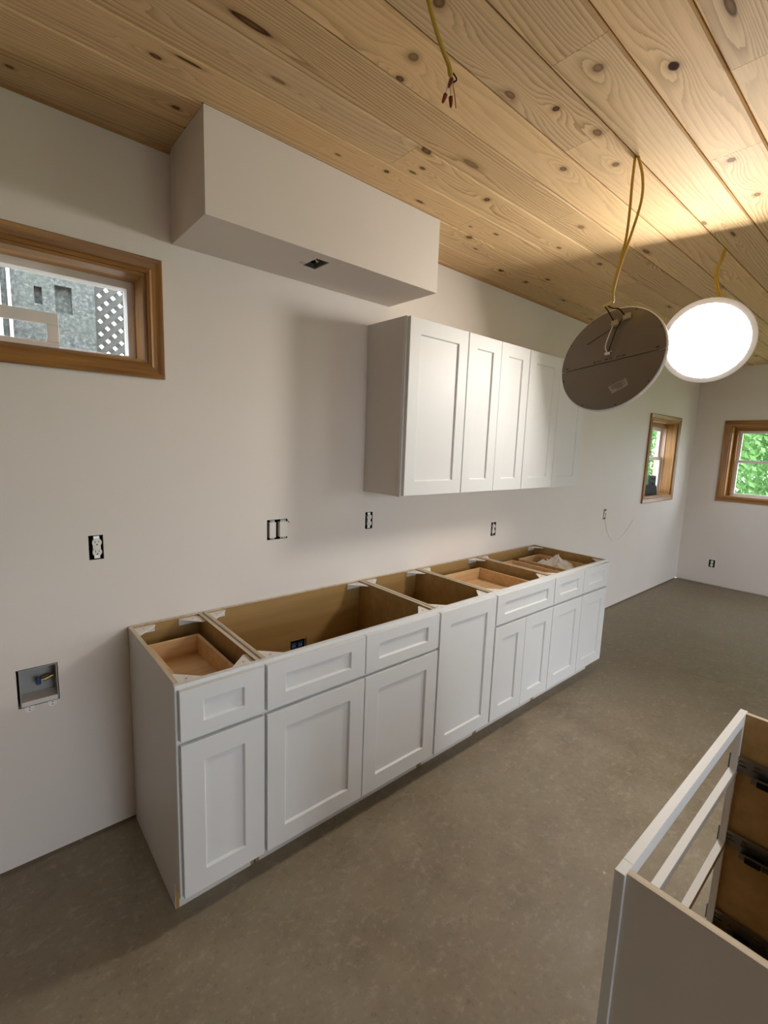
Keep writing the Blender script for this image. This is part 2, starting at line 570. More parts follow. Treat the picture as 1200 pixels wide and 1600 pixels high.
tag(mb.build('wall_front', 'wall'), 'off white drywall opposite the cabinets', None, None, 'structure')

# soffit box on the long wall
SX0, SX1, SD, SZ = 0.218, 1.364, -0.359, 2.408
SB = (0.700, 0.765, -0.300, -0.185)
mb = MB()
plate(mb, 1, (SX0, SX1), (SZ, CZ), (SD, SD+0.013), [])
plate(mb, 2, (SX0+0.013, SX1-0.013), (SD+0.013, 0), (SZ, SZ+0.013), [SB])
plate(mb, 0, (SD+0.013, 0), (SZ, CZ), (SX0, SX0+0.013), [])
plate(mb, 0, (SD+0.013, 0), (SZ, CZ), (SX1-0.013, SX1), [])
tag(mb.build('wall_soffit', 'wall'), 'boxed drywall soffit hanging above the base cabinets', None, None, 'structure')

# ------------------------------------------------------------------ plank ceiling
mb = MB()
mb.box(LX-WT, RX+WT, FY-WT, WT, CZ+0.02, CZ+0.16)
ceil = tag(mb.build('ceiling', 'seam_shade'), 'knotty pine tongue and groove plank ceiling', None, None, 'structure')
PW = 0.1712
seam = lambda k: -0.012 - PW*k
JOINTS = {0: [2.326], 1: [3.35], 2: [1.478], 3: [0.883], 4: [1.742], 5: [2.95], 6: [1.289], 7: [0.897, 2.36], 8: [1.72], 9: [1.275]}
KN = [  # x, y, rx, ry, darkness
    (0.045,-0.455,.022,.010,.8),(0.124,-0.501,.045,.006,.9),(0.159,-0.272,.016,.010,.8),(-0.27,-0.10,.014,.009,.7),
    (0.202,-0.749,.075,.013,.9),(0.587,-0.969,.020,.017,.55),(0.614,-0.883,.017,.012,.8),(0.905,-1.072,.030,.014,.55),
    (1.062,-1.138,.015,.014,.9),(0.516,-1.131,.020,.018,.7),(0.996,-1.306,.020,.017,.55),(1.141,-1.454,.024,.017,1.0),
    (1.035,-1.612,.055,.013,.75),(1.386,-0.987,.020,.014,.7),(1.498,-1.139,.017,.015,.6),(1.268,-1.176,.026,.016,.6),
    (1.107,-0.757,.055,.016,.45),(1.367,-0.636,.019,.016,.8),(1.613,-0.336,.024,.017,.7),(1.679,-0.458,.020,.008,.7),
    (2.12,-0.176,.024,.016,.9),(1.767,-1.445,.020,.016,.6),(2.12,-1.453,.022,.014,.6),(2.42,-0.653,.024,.014,.7),
    (2.415,-0.91,.045,.013,.6),(2.40,-0.17,.024,.014,.7),(2.45,-0.301,.024,.012,.8),(0.993,-0.604,.016,.009,.8),
    (0.985,-0.556,.020,.007,.7),(0.906,-0.487,.014,.009,.9),(1.17,-0.413,.026,.008,.8),(0.925,-0.69,.030,.012,.8),
    (2.255,-1.225,.030,.010,.6),(2.48,-1.287,.040,.008,.6),(1.75,-0.27,.018,.007,.8),(2.05,-0.60,.020,.010,.5),
    (1.52,-0.42,.012,.006,.6),(1.9,-0.80,.026,.015,.45),(0.35,-0.62,.03,.008,.5),(0.70,-0.44,.014,.006,.7),
    (-0.1,-0.62,.02,.012,.6),(0.1,-1.25,.02,.014,.6),(1.6,-1.70,.03,.02,.6),(2.1,-1.62,.025,.014,.6),
]
PINE = {}
NK = 33
rng = random.Random(4)
def plank_mesh(x0, x1, y0, y1):
    e, g = 0.0050, 0.0020
    x0 += 0.0006; x1 -= 0.0006; y0 += g; y1 -= g
    z = CZ
    m = MB()
    poly = [(y0, z+0.019), (y0, z+e), (y0+e, z), (y1-e, z), (y1, z+e), (y1, z+0.019)]
    m.prism(poly, 0, x0, x1)
    return m
for k in range(NK):
    ya, yb = seam(k+1), seam(k)
    if ya < FY:
        ya = FY
    kn = [q for q in KN if ya-0.005 < q[1] <= yb+0.005]
    key = k if kn else -1
    if key not in PINE:
        PINE[key] = pine('knotty_pine_course_%d' % k if kn else 'knotty_pine', kn)
    js = list(JOINTS.get(k, [rng.uniform(0.2, 2.2)]))
    x = js[0]
    while x > LX+1.4:
        x -= rng.choice([2.44, 3.05, 3.66])
        if x > LX+0.4 and (k > 9 or x < -0.6):
            js.append(x)
    x = max(js)
    while x < RX-1.2:
        x += rng.uniform(1.7, 3.0)
        if x < RX-0.4:
            js.append(x)
    xs = [LX] + sorted(js) + [RX]
    for a, b in zip(xs, xs[1:]):
        cx = (a+b)/2
        pieces = [(a, b, ya, yb)]
        if k in (0, 1):        # courses stop against the soffit
            pieces = [(p0, p1, ya, yb) for p0, p1 in ((a, min(b, SX0)), (max(a, SX1), b)) if p1-p0 > 0.05]
        elif k == 2 and False:
            pass
        for pc in pieces:
            plank_mesh(*pc).build('plank', PINE[key], ceil)
# thin rip strip closing the planks against the long wall
for a, b in ((LX, SX0), (SX1, RX)):
    tag(MB().prism([(0, CZ), (-0.024, CZ), (-0.020, CZ-0.010), (0, CZ-0.014)], 0, a, b).build('trim_1' if b == SX0 else 'trim_2', 'trimwood'), 'thin pine strip where plank ceiling meets long wall', None, None, 'structure')

# ------------------------------------------------------------------ windows
def ring(mb, ax, u0, u1, w0, w1, wid, t0, t1):
    plate(mb, ax, (u0, u1), (w0, w1), (t0, t1), [(u0+wid, u1-wid, w0+wid, w1-wid)])
    return mb

def casing_y(win, op, cw, n, y=0.0):
    """profiled casing round an opening in the long wall (room side is -y)"""
    x0, x1, z0, z1 = op
    prof = [(0, 0), (0, -0.010), (0.010, -0.016), (0.018, -0.011), (0.030, -0.013), (cw-0.014, -0.018), (cw-0.004, -0.020), (cw, -0.016), (cw, 0)]
    def side(name, mat, pa, pb, da, db):
        # pa->pb = inner corners, da/db = outward mitre directions
        m = MB()
        i0 = 0
        for P, D in ((pa, da), (pb, db)):
            for (s, d) in prof:
                m.v.append((P[0]+D[0]*s, y+d, P[1]+D[1]*s))
        n_ = len(prof)
        for k in range(n_-1):
            m.f.append((k, k+1, n_+k+1, n_+k))
        m.f.append((n_-1, 0, n_, 2*n_-1))
        m.f.append(tuple(range(n_))[::-1])
        m.f.append(tuple(range(n_, 2*n_)))
        o = m.build(name, mat, win, win.location)
        import bmesh
        bm = bmesh.new(); bm.from_mesh(o.data); bmesh.ops.recalc_face_normals(bm, faces=bm.faces); bm.to_mesh(o.data); bm.free()
        return o
    side('head_casing', 'oak', (x0, z1), (x1, z1), (-1, 1), (1, 1))
    side('sill_casing', 'oak', (x0, z0), (x1, z0), (-1, -1), (1, -1))
    side('side_casing', 'oakz', (x0, z0), (x0, z1), (-1, -1), (-1, 1))
    side('side_casing', 'oakz', (x1, z0), (x1, z1), (1, -1), (1, 1))

# window_1: low wide basement style window at the left
w = thing('window_1', 'wide shallow oak trimmed window left of the soffit', None, (-0.29, 0, 1.94), kind='structure')
casing_y(w, WIN_L, 0.057, 1)
x0, x1, z0, z1 = WIN_L
def jambs(w, op, d, matx='oak', matz='oakz'):
    x0, x1, z0, z1 = op
    t = 0.012
    MB().box(x0, x1, 0.0, d, z1-t, z1).build('head_jamb', matx, w, w.location)
    MB().box(x0, x1, 0.0, d, z0, z0+t).build('sill', matx, w, w.location)
    MB().box(x0, x0+t, 0.0, d, z0+t, z1-t).build('side_jamb', matz, w, w.location)
    MB().box(x1-t, x1, 0.0, d, z0+t, z1-t).build('side_jamb', matz, w, w.location)
jambs(w, WIN_L, 0.125)
fr = ring(MB(), 1, x0+0.006, x1-0.004, z0, z1-0.004, 0.036, 0.125, 0.185).build('window_frame', 'vinyl', w, w.location, bevel=0.002)
MB().box(x0+0.04, x1-0.038, 0.160, 0.164, z0+0.034, z1-0.038).build('pane', 'glass', fr, w.location)
MB().box(0.000, 0.016, 0.117, 0.126, z1-0.032, z1-0.022).build('latch', 'vinyl', fr, w.location)
# loose white sash standing in the opening
s = thing('sash', 'small white sash frame standing in the left window opening', 'window sash', (-0.38, 0.105, 1.9525))
for nm, bxs in (('top_rail', (-0.60, -0.160, 2.046, 2.089)), ('bottom_rail', (-0.60, -0.160, 1.9525, 1.985)),
                ('stile', (-0.60, -0.565, 1.985, 2.046)), ('stile', (-0.197, -0.160, 1.985, 2.046))):
    MB().box(bxs[0], bxs[1], 0.096, 0.114, bxs[2], bxs[3]).build(nm, 'vinyl', s, s.location, bevel=0.002)
MB().box(-0.565, -0.197, 0.104, 0.107, 1.985, 2.046).build('pane', 'glass', s, s.location)
# strips of packing left on the sill
for i, (a, b, yy, rot, lab) in enumerate(((-0.14, 0.02, 0.075, 0.02, 'thin white plastic strip on sill beside small sash'), (-0.05, 0.075, 0.05, -0.05, 'thin white plastic strip lying at right end of left window sill'))):
    m = MB()
    zz = 1.9525
    m.prism([(a, yy), (b, yy+0.03+rot*0.2), (b, yy+0.045+rot*0.2), (a, yy+0.02)], 2, zz, zz+0.012)
    tag(m.build('plastic_strip', 'vinyl', None, (a, yy, zz)), lab, 'strip')

# window_2: double hung window in the long wall near the far corner
w = thing('window_2', 'tall wood trimmed window near the far corner on long wall', None, (5.655, 0, 1.165), kind='structure')
casing_y(w, WIN_B, 0.065, 2)
jambs(w, WIN_B, 0.11)
x0, x1, z0, z1 = WIN_B
for a, b in ((x0, x0+0.02), (x1-0.02, x1)):
    MB().box(a, b, 0.11, 0.215, z0, z1).build('track', 'tanvinyl', w, w.location)
MB().box(x0+0.02, x1-0.02, 0.11, 0.215, z0, z0+0.02).build('sill_track', 'tanvinyl', w, w.location)
MB().box(x0+0.02, x1-0.02, 0.11, 0.215, z1-0.06, z1).build('head_track', 'oak', w, w.location)
zm = 1.60
for nm, za, zb, ya in (('upper_sash', zm-0.015, z1-0.06, 0.165), ('lower_sash', z0+0.02, zm+0.02, 0.135)):
    s = ring(MB(), 1, x0+0.02, x1-0.02, za, zb, 0.038, ya, ya+0.028).build(nm, 'vinyl', w, w.location, bevel=0.002)
    MB().box(x0+0.058, x1-0.058, ya+0.012, ya+0.016, za+0.038, zb-0.038).build('pane', 'glass', s, w.location)

# window_3: window in the far wall
w = thing('window_3', 'wood trimmed window with green trees behind on far wall', None, (RX, -0.80, 1.155), kind='structure')
y0, y1, z0, z1 = WIN_R
cw = 0.075
for nm, mat, bx in (('head_casing', 'oaky', (y0-cw, y1+cw, z1, z1+0.065)), ('sill_casing', 'oaky', (y0-cw, y1+cw, z0-0.06, z0)),
                    ('side_casing', 'oakz', (y0-cw, y0, z0, z1)), ('side_casing', 'oakz', (y1, y1+cw, z0, z1))):
    MB().box(RX-0.018, RX, bx[0], bx[1], bx[2], bx[3]).build(nm, mat, w, w.location, bevel=0.004)
t = 0.012
MB().box(RX, RX+0.10, y0, y1, z1-t, z1).build('head_jamb', 'oaky', w, w.location)
MB().box(RX, RX+0.10, y0, y1, z0, z0+t).build('sill', 'oaky', w, w.location)
MB().box(RX, RX+0.10, y0, y0+t, z0+t, z1-t).build('side_jamb', 'oakz', w, w.location)
MB().box(RX, RX+0.10, y1-t, y1, z0+t, z1-t).build('side_jamb', 'oakz', w, w.location)
for a, b in ((y0, y0+0.05), (y1-0.05, y1)):
    MB().box(RX+0.10, RX+0.21, a, b, z0, z1).build('track', 'oakz', w, w.location)
MB().box(RX+0.10, RX+0.21, y0+0.05, y1-0.05, z0, z0+0.016).build('sill_track', 'vinyl', w, w.location)
MB().box(RX+0.10, RX+0.21, y0+0.05, y1-0.05, z1-0.055, z1).build('head_track', 'oaky', w, w.location)
for nm, za, zb, xa in (('upper_sash', 1.58, z1-0.055, RX+0.165), ('lower_sash', z0+0.016, 1.615, RX+0.13)):
    s = plate(MB(), 0, (y0+0.05, y1-0.05), (za, zb), (xa, xa+0.028), [(y0+0.085, y1-0.085, za+0.03, zb-0.03)]).build(nm, 'vinyl', w, w.location, bevel=0.002)
    MB().box(xa+0.012, xa+0.016, y0+0.085, y1-0.085, za+0.03, zb-0.03).build('pane', 'glass', s, w.location)

# glazed doors added in the unseen wall behind the camera to let daylight in
for i, (x0, x1, z0, z1) in enumerate(OPENINGS):
    w = thing(('added_door_1', 'added_door_2')[i], ('glazed patio door put in behind the viewpoint for daylight', 'second added, narrower glazed patio door behind the viewpoint')[i], None, ((x0+x1)/2, FY-0.1, z0), kind='structure')
    c = (x0+x1)/2
    for a, b in ((x0, c), (c, x1)):
        s = ring(MB(), 1, a, b, z0, z1, 0.055, FY-0.14, FY-0.09).build('sash', 'vinyl', w, w.location)
        MB().box(a+0.055, b-0.055, FY-0.118, FY-0.114, z0+0.055, z1-0.055).build('pane', 'glass', s, w.location)

# ------------------------------------------------------------------ cabinets
def shaker(mb_frame, x0, x1, z0, z1, yf, ws, wr, th=0.019, sgn=-1):
    """shaker frame facing sgn*y, front plane at yf; chamfered inner lip. returns panel rectangle"""
    yb = yf - sgn*th
    c, dp = 0.005, 0.0085
    yi = yf - sgn*dp
    o = [(x0, z0), (x1, z0), (x1, z1), (x0, z1)]
    n = [(x0+ws, z0+wr), (x1-ws, z0+wr), (x1-ws, z1-wr), (x0+ws, z1-wr)]
    m_ = [(x0+ws+c, z0+wr+c), (x1-ws-c, z0+wr+c), (x1-ws-c, z1-wr-c), (x0+ws+c, z1-wr-c)]
    i = len(mb_frame.v)
    for L, y in ((o, yf), (n, yf), (m_, yi), (m_, yb), (o, yb)):
        mb_frame.v += [(a, y, b) for a, b in L]
    for r in range(5):
        r2 = (r+1) % 5
        for k in range(4):
            q = (i+r*4+k, i+r*4+(k+1) % 4, i+r2*4+(k+1) % 4, i+r2*4+k)
            mb_frame.f.append(q if sgn < 0 else q[::-1])
    return (m_[0][0], m_[1][0], m_[0][1], m_[2][1], yi, yb)

def add_front(root, name, x0, x1, z0, z1, yf, ws=0.074, wr=0.074):
    m = MB()
    a, b, c, d, yi, yb = shaker(m, x0, x1, z0, z1, yf, ws, wr)
    o = m.build(name, 'paint', root, root.location, bevel=0.0012, seg=2)
    MB().box(a-0.003, b+0.003, yi+0.0005, yi+0.006, c-0.003, d+0.003).build('center_panel', 'paint', o, root.location)
    return o

H, D, FT, TK = 0.876, -0.610, 0.019, 0.105   # top height, face plane, frame thickness, toe kick height
def corner_brace(root, x, y, sx, sy, z, leg=0.085):
    m = MB()
    poly = [(x, y), (x+sx*leg, y), (x+sx*leg, y+sy*0.012), (x+sx*0.012, y+sy*leg), (x, y+sy*leg)]
    m.prism(poly, 2, z-0.004, z)
    m.box(x, x+sx*leg, y, y+sy*0.003, z-0.03, z-0.004)
    o = m.build('corner_brace', 'plastic', root, root.location)
    s = MB()
    cx, cy = x+sx*0.035, y+sy*0.030
    s.prism([(cx+0.004*math.cos(a*math.pi/4), cy+0.004*math.sin(a*math.pi/4)) for a in range(8)], 2, z, z+0.0012)
    s.build('screw', 'steel', o, root.location)

def drawer_box(root, x0, x1, y0, y1, z0, z1, dm='drawer'):
    t = 0.013
    m = MB()
    plate(m, 2, (x0, x1), (y0, y1), (z0, z1), [(x0+t, x1-t, y0+t, y1-t)])
    o = m.build('drawer_box', dm, root, root.location, bevel=0.001)
    MB().box(x0+t*0.5, x1-t*0.5, y0+t*0.5, y1-t*0.5, z0+0.012, z0+0.018).build('drawer_bottom', 'drawer', o, root.location)
    return o

def base_cabinet(x0, x1, label, rows, back_hole=None, boxes=(), finished_left=False):
    """rows: list of (name, xa, xb, za, zb) fronts"""
    r = thing('base_cabinet', label, 'cabinet', (x0, 0, 0), 'white shaker base cabinets along the wall')
    ins, t = 0.006, 0.012
    pl, pr = x0+ins, x1-ins
    yb, yf = -0.004, D+FT
    prof = [(yb, 0), (yf+0.056, 0), (yf+0.056, TK), (yf, TK), (yf, H-0.001), (yb, H-0.001)]
    for nm, a, b in (('side_panel', pl, pl+t), ('side_panel', pr-t, pr)):
        o = MB().prism(prof, 0, a, b).build(nm, 'ply', r, r.location)
        # outer laminate skin
        if a == pl:
            MB().prism([(u+(0.0002 if u == yb else 0), w_) for u, w_ in prof], 0, a-0.0012, a-0.0001).build('laminate', 'side', o, r.location)
        else:
            MB().prism(prof, 0, b+0.0001, b+0.0012).build('laminate', 'side', o, r.location)
        MB().box(a-0.001, b+0.001, yb, yf, H-0.001, H).build('top_edge', 'plyedge', o, r.location)
    mbk = MB()
    plate(mbk, 1, (pl+t, pr-t), (TK, H-0.002), (yb-0.010, yb), [back_hole] if back_hole else [])
    bk = mbk.build('back_panel', 'ply', r, r.location)
    MB().box(pl+t, pr-t, yb-0.013, yb, H-0.002, H).build('top_edge', 'plyedge', bk, r.location)
    MB().box(pl+t, pr-t, yf, yb-0.010, TK+0.004, TK+0.016).build('bottom_panel', 'ply', r, r.location)
    MB().box(pl+t, pr-t, yf+0.056, yf+0.068, 0, TK).build('toe_kick', 'side', r, r.location)
    # face frame
    sw = 0.038
    m = MB()
    m.box(x0, x0+sw, D, D+FT, TK, H)
    m.box(x1-sw, x1, D, D+FT, TK, H)
    m.box(x0+sw, x1-sw, D, D+FT, H-sw, H)
    m.box(x0+sw, x1-sw, D, D+FT, TK, TK+0.03)
    m.build('face_frame', 'paint', r, r.location, bevel=0.001)
    for nm, a, b, za, zb in rows:
        dr = nm != 'door'
        add_front(r, nm, a, b, za, zb, D-0.020, 0.074, 0.050 if dr else 0.074)
        if dr:
            MB().box(x0+sw, x1-sw, D+0.0005, D+FT-0.0005, za-0.026, za+0.010).build('mid_rail', 'paint', r, r.location) if a < x0+0.1 else None
    zt = H-0.008
    for x, sx in ((pl+t, 1), (pr-t, -1)):
        corner_brace(r, x, yb-0.010, sx, -1, zt)
        corner_brace(r, x, yf, sx, 1, zt)
    for b in boxes:
        drawer_box(r, *b)
    return r

X = [0, 0.3048, 1.2192, 1.6764, 2.286, 3.048]
DB, DT, RB, RT = 0.117, 0.674, 0.690, 0.862
g = 0.006
base_cabinet(X[0], X[1], 'narrow white base cabinet at the near end, one drawer over one door',
             [('drawer_front', X[0]+0.009, X[1]-g, RB, RT), ('door', X[0]+0.009, X[1]-g, DB, DT)],
             boxes=[(0.048, 0.256, -0.585, -0.105, 0.725, 0.820)])
c = (X[1]+X[2])/2
base_cabinet(X[1], X[2], 'widest white base cabinet with false fronts, open empty top and outlet inside',
             [('false_front', X[1]+g, c-0.002, RB, RT), ('false_front', c+0.002, X[2]-g, RB, RT),
              ('door', X[1]+g, c-0.002, DB, DT), ('door', c+0.002, X[2]-g, DB, DT)],
             back_hole=(0.757, 0.853, 0.552, 0.618))
base_cabinet(X[2], X[3], 'white base cabinet with a single full height door and no drawer',
             [('door', X[2]+g, X[3]-g, DB, RT)])
c = (X[3]+X[4])/2
base_cabinet(X[3], X[4], 'white base cabinet with one wide drawer over two narrow doors',
             [('drawer_front', X[3]+g, X[4]-0.004, RB, RT), ('door', X[3]+g, c-0.0015, DB, DT), ('door', c+0.0015, X[4]-0.003, DB, DT)],
             boxes=[(1.740, 2.222, -0.585, -0.085, 0.725, 0.820)])
c = (X[4]+X[5])/2
base_cabinet(X[4], X[5], 'white base cabinet at the far end with two drawers over two doors',
             [('drawer_front', X[4]+0.003, c-0.002, RB, RT), ('drawer_front', c+0.002, X[5]-0.006, RB, RT),
              ('door', X[4]+0.003, c-0.002, DB, DT), ('door', c+0.002, X[5]-0.006, DB, DT)],
             boxes=[(2.345, 2.620, -0.585, -0.085, 0.725, 0.820), (2.700, 2.995, -0.585, -0.085, 0.725, 0.820)])

# wall cabinets
UZ0, UZ1, UD = 1.390, 2.286, -0.305
def wall_cabinet(x0, x1, label, doors):
    r = thing('wall_cabinet', label, 'cabinet', (x0, 0, UZ0), 'white shaker wall cabinets')
    ins, t = 0.004, 0.012
    pl, pr, yb, yf = x0+ins, x1-ins, -0.001, UD+FT
    for nm, a, b in (('side_panel', pl, pl+t), ('side_panel', pr-t, pr)):
        MB().box(a, b, yf, yb, UZ0, UZ1).build(nm, 'side', r, r.location)
    MB().box(pl+t, pr-t, yf, yb-0.008, UZ1-0.022, UZ1-0.010).build('top_panel', 'side', r, r.location)
    MB().box(pl+t, pr-t, yf, yb-0.008, UZ0+0.010, UZ0+0.022).build('bottom_panel', 'side', r, r.location)
    MB().box(pl+t, pr-t, yb-0.008, yb, UZ0, UZ1).build('back_panel', 'ply', r, r.location)
    m = MB()
    ring(m, 1, x0, x1, UZ0, UZ1, 0.036, UD, UD+FT)
    m.build('face_frame', 'paint', r, r.location, bevel=0.001)
    for a, b in doors:
        add_front(r, 'door', a, b, UZ0+0.006, UZ1-0.004, UD-0.020)
    return r
U = [1.2192, 1.6764, 2.286, 3.048]
wall_cabinet(U[0], U[1], 'white wall cabinet with a single wide door, nearest the soffit', [(U[0]+0.010, U[1]-0.004)])
c = (U[1]+U[2])/2
wall_cabinet(U[1], U[2], 'white wall cabinet with two narrow doors, middle of the three', [(U[1]+0.004, c-0.0015), (c+0.0015, U[2]-0.003)])
c = (U[2]+U[3])/2
wall_cabinet(U[2], U[3], 'white wall cabinet at the far end, partly behind the grey lamp disc', [(U[2]+0.003, c-0.0015), (c+0.0015, U[3]-0.004)])

# island drawer base, front towards the long wall
IX0, IX1, IY, ID = 0.437, 1.340, -1.787, 0.61
r = thing('drawer_cabinet', 'open topped white cabinet without drawers standing alone in the foreground', 'cabinet', (IX0, IY-ID, 0))
ins, t = 0.010, 0.013
prof = [(IY-ID, 0), (IY-FT-0.056, 0), (IY-FT-0.056, TK), (IY-FT, TK), (IY-FT, H-0.002), (IY-ID, H-0.002)]
for a, b, left in ((IX0+ins, IX0+ins+t, True), (IX1-ins-t, IX1-ins, False)):
    o = MB().prism(prof, 0, a, b).build('side_panel', 'ply', r, r.location)
    MB().prism(prof, 0, *((a-0.0012, a-0.0001) if left else (b+0.0001, b+0.0012))).build('laminate', 'side', o, r.location)
    MB().box(a-0.001, b+0.001, IY-ID, IY-FT, H-0.002, H-0.0005).build('top_edge', 'plyedge', o, r.location)
MB().box(IX0+ins+t, IX1-ins-t, IY-ID, IY-ID+0.010, TK, H-0.002).build('back_panel', 'ply', r, r.location)
MB().box(IX0+ins+t, IX1-ins-t, IY-ID+0.010, IY-FT, TK+0.004, TK+0.016).build('bottom_panel', 'ply', r, r.location)
MB().box(IX0+ins+t, IX1-ins-t, IY-FT-0.068, IY-FT-0.056, 0, TK).build('toe_kick', 'side', r, r.location)
sw = 0.038
for a, b in ((IX0, IX0+sw), (IX1-sw, IX1)):
    MB().box(a, b, IY-FT, IY, TK, H).build('stile', 'paint', r, r.location, bevel=0.001)
for zt, h in ((H, 0.036), (0.695, 0.022), (0.440, 0.022), (0.150, 0.045)):
    MB().box(IX0+sw, IX1-sw, IY-FT, IY, zt-h, zt).build('rail', 'paint', r, r.location, bevel=0.001)
def slide(xw, sgn, z):
    """under-mount drawer runner on the side wall xw, reaching sgn*x into the cabinet"""
    ya, yb2 = IY-ID+0.03, IY+0.004
    m = MB()
    holes = []
    for k, yy in enumerate((-0.035, -0.075, -0.14, -0.175, -0.26, -0.30)):
        holes.append((IY+yy, IY+yy+0.016, z+0.026, z+0.033))
        holes.append((IY+yy-0.006, IY+yy+0.020, z+0.014, z+0.019))
    x_ = xw
    plate(m, 0, (ya, yb2), (z-0.008, z+0.044), (min(x_+sgn*0.010, x_+sgn*0.0115), max(x_+sgn*0.010, x_+sgn*0.0115)), holes)
    o = m.build('drawer_slide', 'slide', r, r.location)
    MB().box(x_, x_+sgn*0.010, IY-0.25, IY-0.225, z-0.004, z+0.040).build('bracket', 'slide', o, r.location)
    MB().box(x_, x_+sgn*0.010, IY-0.55, IY-0.525, z-0.004, z+0.040).build('bracket', 'slide', o, r.location)
    m2 = MB()
    a, b = sorted((x_+sgn*0.012, x_+sgn*0.040))
    m2.box(a, b, ya, IY-0.06, z-0.010, z-0.006)
    a2, b2 = sorted((x_+sgn*0.038, x_+sgn*0.040))
    m2.box(a2, b2, ya, IY-0.06, z-0.006, z+0.010)
    m2.build('runner', 'slide', o, r.location)
    c0, c1 = sorted((x_+sgn*0.012, x_+sgn*0.044))
    MB().box(c0, c1, IY-0.115, IY-0.075, z-0.014, z+0.004).build('clip', 'black', o, r.location, bevel=0.002)
    c0, c1 = sorted((x_+sgn*0.0445, x_+sgn*0.046))
    MB().box(c0, c1, IY-0.150, IY-0.118, z-0.008, z+0.002).build('release', 'slot', o, r.location)
for z in (0.695, 0.440, 0.150):
    slide(IX1-ins-t, -1, z)
    slide(IX0+ins+t, 1, z)

# ------------------------------------------------------------------ crumpled towel in the far drawer
rng2 = random.Random(11)
def hill(x, y):
    return 0.45*math.sin(5*x+2*y+0.7)+0.35*math.sin(7*y-4*x+1.9)+0.22*math.sin(11*x+9*y)+0.12*math.sin(19*x-15*y+2.2)
m = MB()
NN = 44
cx, cy, cz = 2.845, -0.33, 0.745
for i in range(NN+1):
    for j in range(NN+1):
        u, v = i/NN*2-1, j/NN*2-1
        rr = min(1.0, math.hypot(u, v))
        ed = max(0.0, 1-rr**2.2)
        th = math.atan2(v, u)
        fold = 0.5+0.5*math.sin(5*th+3*rr)*0.6+0.3*math.sin(11*th+7*rr)
        z = 0.090*ed**0.6*(0.85+0.35*hill(u, v)) + 0.035*ed*fold*abs(math.sin(3.1*u+5.3*v+2*math.sin(4*u))) + 0.004
        wob = 1+0.16*math.sin(3*th+1)+0.09*math.sin(7*th)
        m.v.append((cx+0.122*u*wob+0.010*math.sin(9*v), cy+0.150*v*wob+0.010*math.sin(8*u), cz+max(0.001, z)))
for i in range(NN):
    for j in range(NN):
        a = i*(NN+1)+j
        m.f.append((a, a+NN+1, a+NN+2, a+1))
o = m.build('paper_towel', 'cloth', None, (cx, cy, cz), smooth=True)
sd = o.modifiers.new('solid', 'SOLIDIFY'); sd.thickness = 0.0015
tag(o, 'crumpled white paper towel in the open top of the far drawer', 'towel')

# ------------------------------------------------------------------ outlets and boxes in the walls
def open_box(mb, x0, x1, z0, z1, y0, y1, t=0.003):
    plate(mb, 1, (x0, x1), (z0, z1), (y0, y1-t), [(x0+t, x1-t, z0+t, z1-t)])
    mb.box(x0, x1, y1-t, y1, z0, z1)
    return mb

def receptacle(root, cx, cz, y, s=1.0, axis='y', sg=1):
    """duplex device: strap, two round sockets with slots. built facing -y at plane y"""
    base = root.location
    def P(m):
        if axis == 'x':   # facing -x on the far wall: x<-y, y<- -x about the centre
            m.v = [(y+(v[1]-y), cx-(v[0]-cx), v[2]) for v in m.v]
            m.v = [(RX+v[0]-y if False else v[0], v[1], v[2]) for v in m.v]
        return m
    dev = P(MB().box(cx-0.0105*s, cx+0.0105*s, y+0.001, y+0.004, cz-0.050*s, cz+0.050*s).box(cx-0.014*s, cx+0.014*s, y+0.0015, y+0.020, cz-0.033*s, cz+0.033*s)).build('strap', 'steel', root, base)
    for k in (-1, 1):
        zc = cz+k*0.0195*s
        pts = []
        for a in range(20):
            th = 2*math.pi*a/20
            pts.append((cx+0.0172*s*math.cos(th), zc+max(-0.0140, min(0.0140, 0.0172*math.sin(th)))*s))
        o = P(MB().prism(pts, 1, y-0.005, y+0.004)).build('socket', 'device', root, base)
        sl = MB()
        sl.box(cx-0.0075*s, cx-0.0055*s, y-0.0055, y-0.0045, zc-0.001*s, zc+0.008*s)
        sl.box(cx+0.0055*s, cx+0.0075*s, y-0.0055, y-0.0045, zc-0.000*s, zc+0.007*s)
        sl.prism([(cx+0.0028*s*math.cos(a*math.pi/5), zc-0.0075*s+0.0028*s*math.sin(a*math.pi/5)) for a in range(10)], 1, y-0.0055, y-0.0045)
        P(sl).build('slots', 'slot', o, base)
    P(MB().box(cx-0.010*s, cx+0.010*s, y-0.002, y+0.004, cz-0.006*s, cz+0.006*s)).build('bridge', 'device', root, base)

def outlet(key, label, s=1.0, dx=0.0, box='black'):
    x0, x1, z0, z1 = OUT[key]
    cx, cz = (x0+x1)/2+dx, (z0+z1)/2
    r = thing('duplex_outlet', label, 'outlet', (cx, 0, cz), 'uncovered duplex outlets')
    open_box(MB(), x0+0.0005, x1-0.0005, z0+0.0005, z1-0.0005, 0.002, 0.065).build('electrical_box', box, r, r.location)
    receptacle(r, cx, cz, 0.004, s)
    return r
outlet('left', 'uncovered duplex outlet in a black box below the wide oak window', 0.95, 0.003)
outlet('mid', 'uncovered duplex outlet under the near corner of the wall cabinets', 0.95, 0.004)
outlet('under', 'uncovered duplex outlet on the wall under the middle wall cabinet', 1.0, 0.004)
outlet('far', 'small uncovered outlet on long wall between cabinets and far window', 1.05, 0.006)
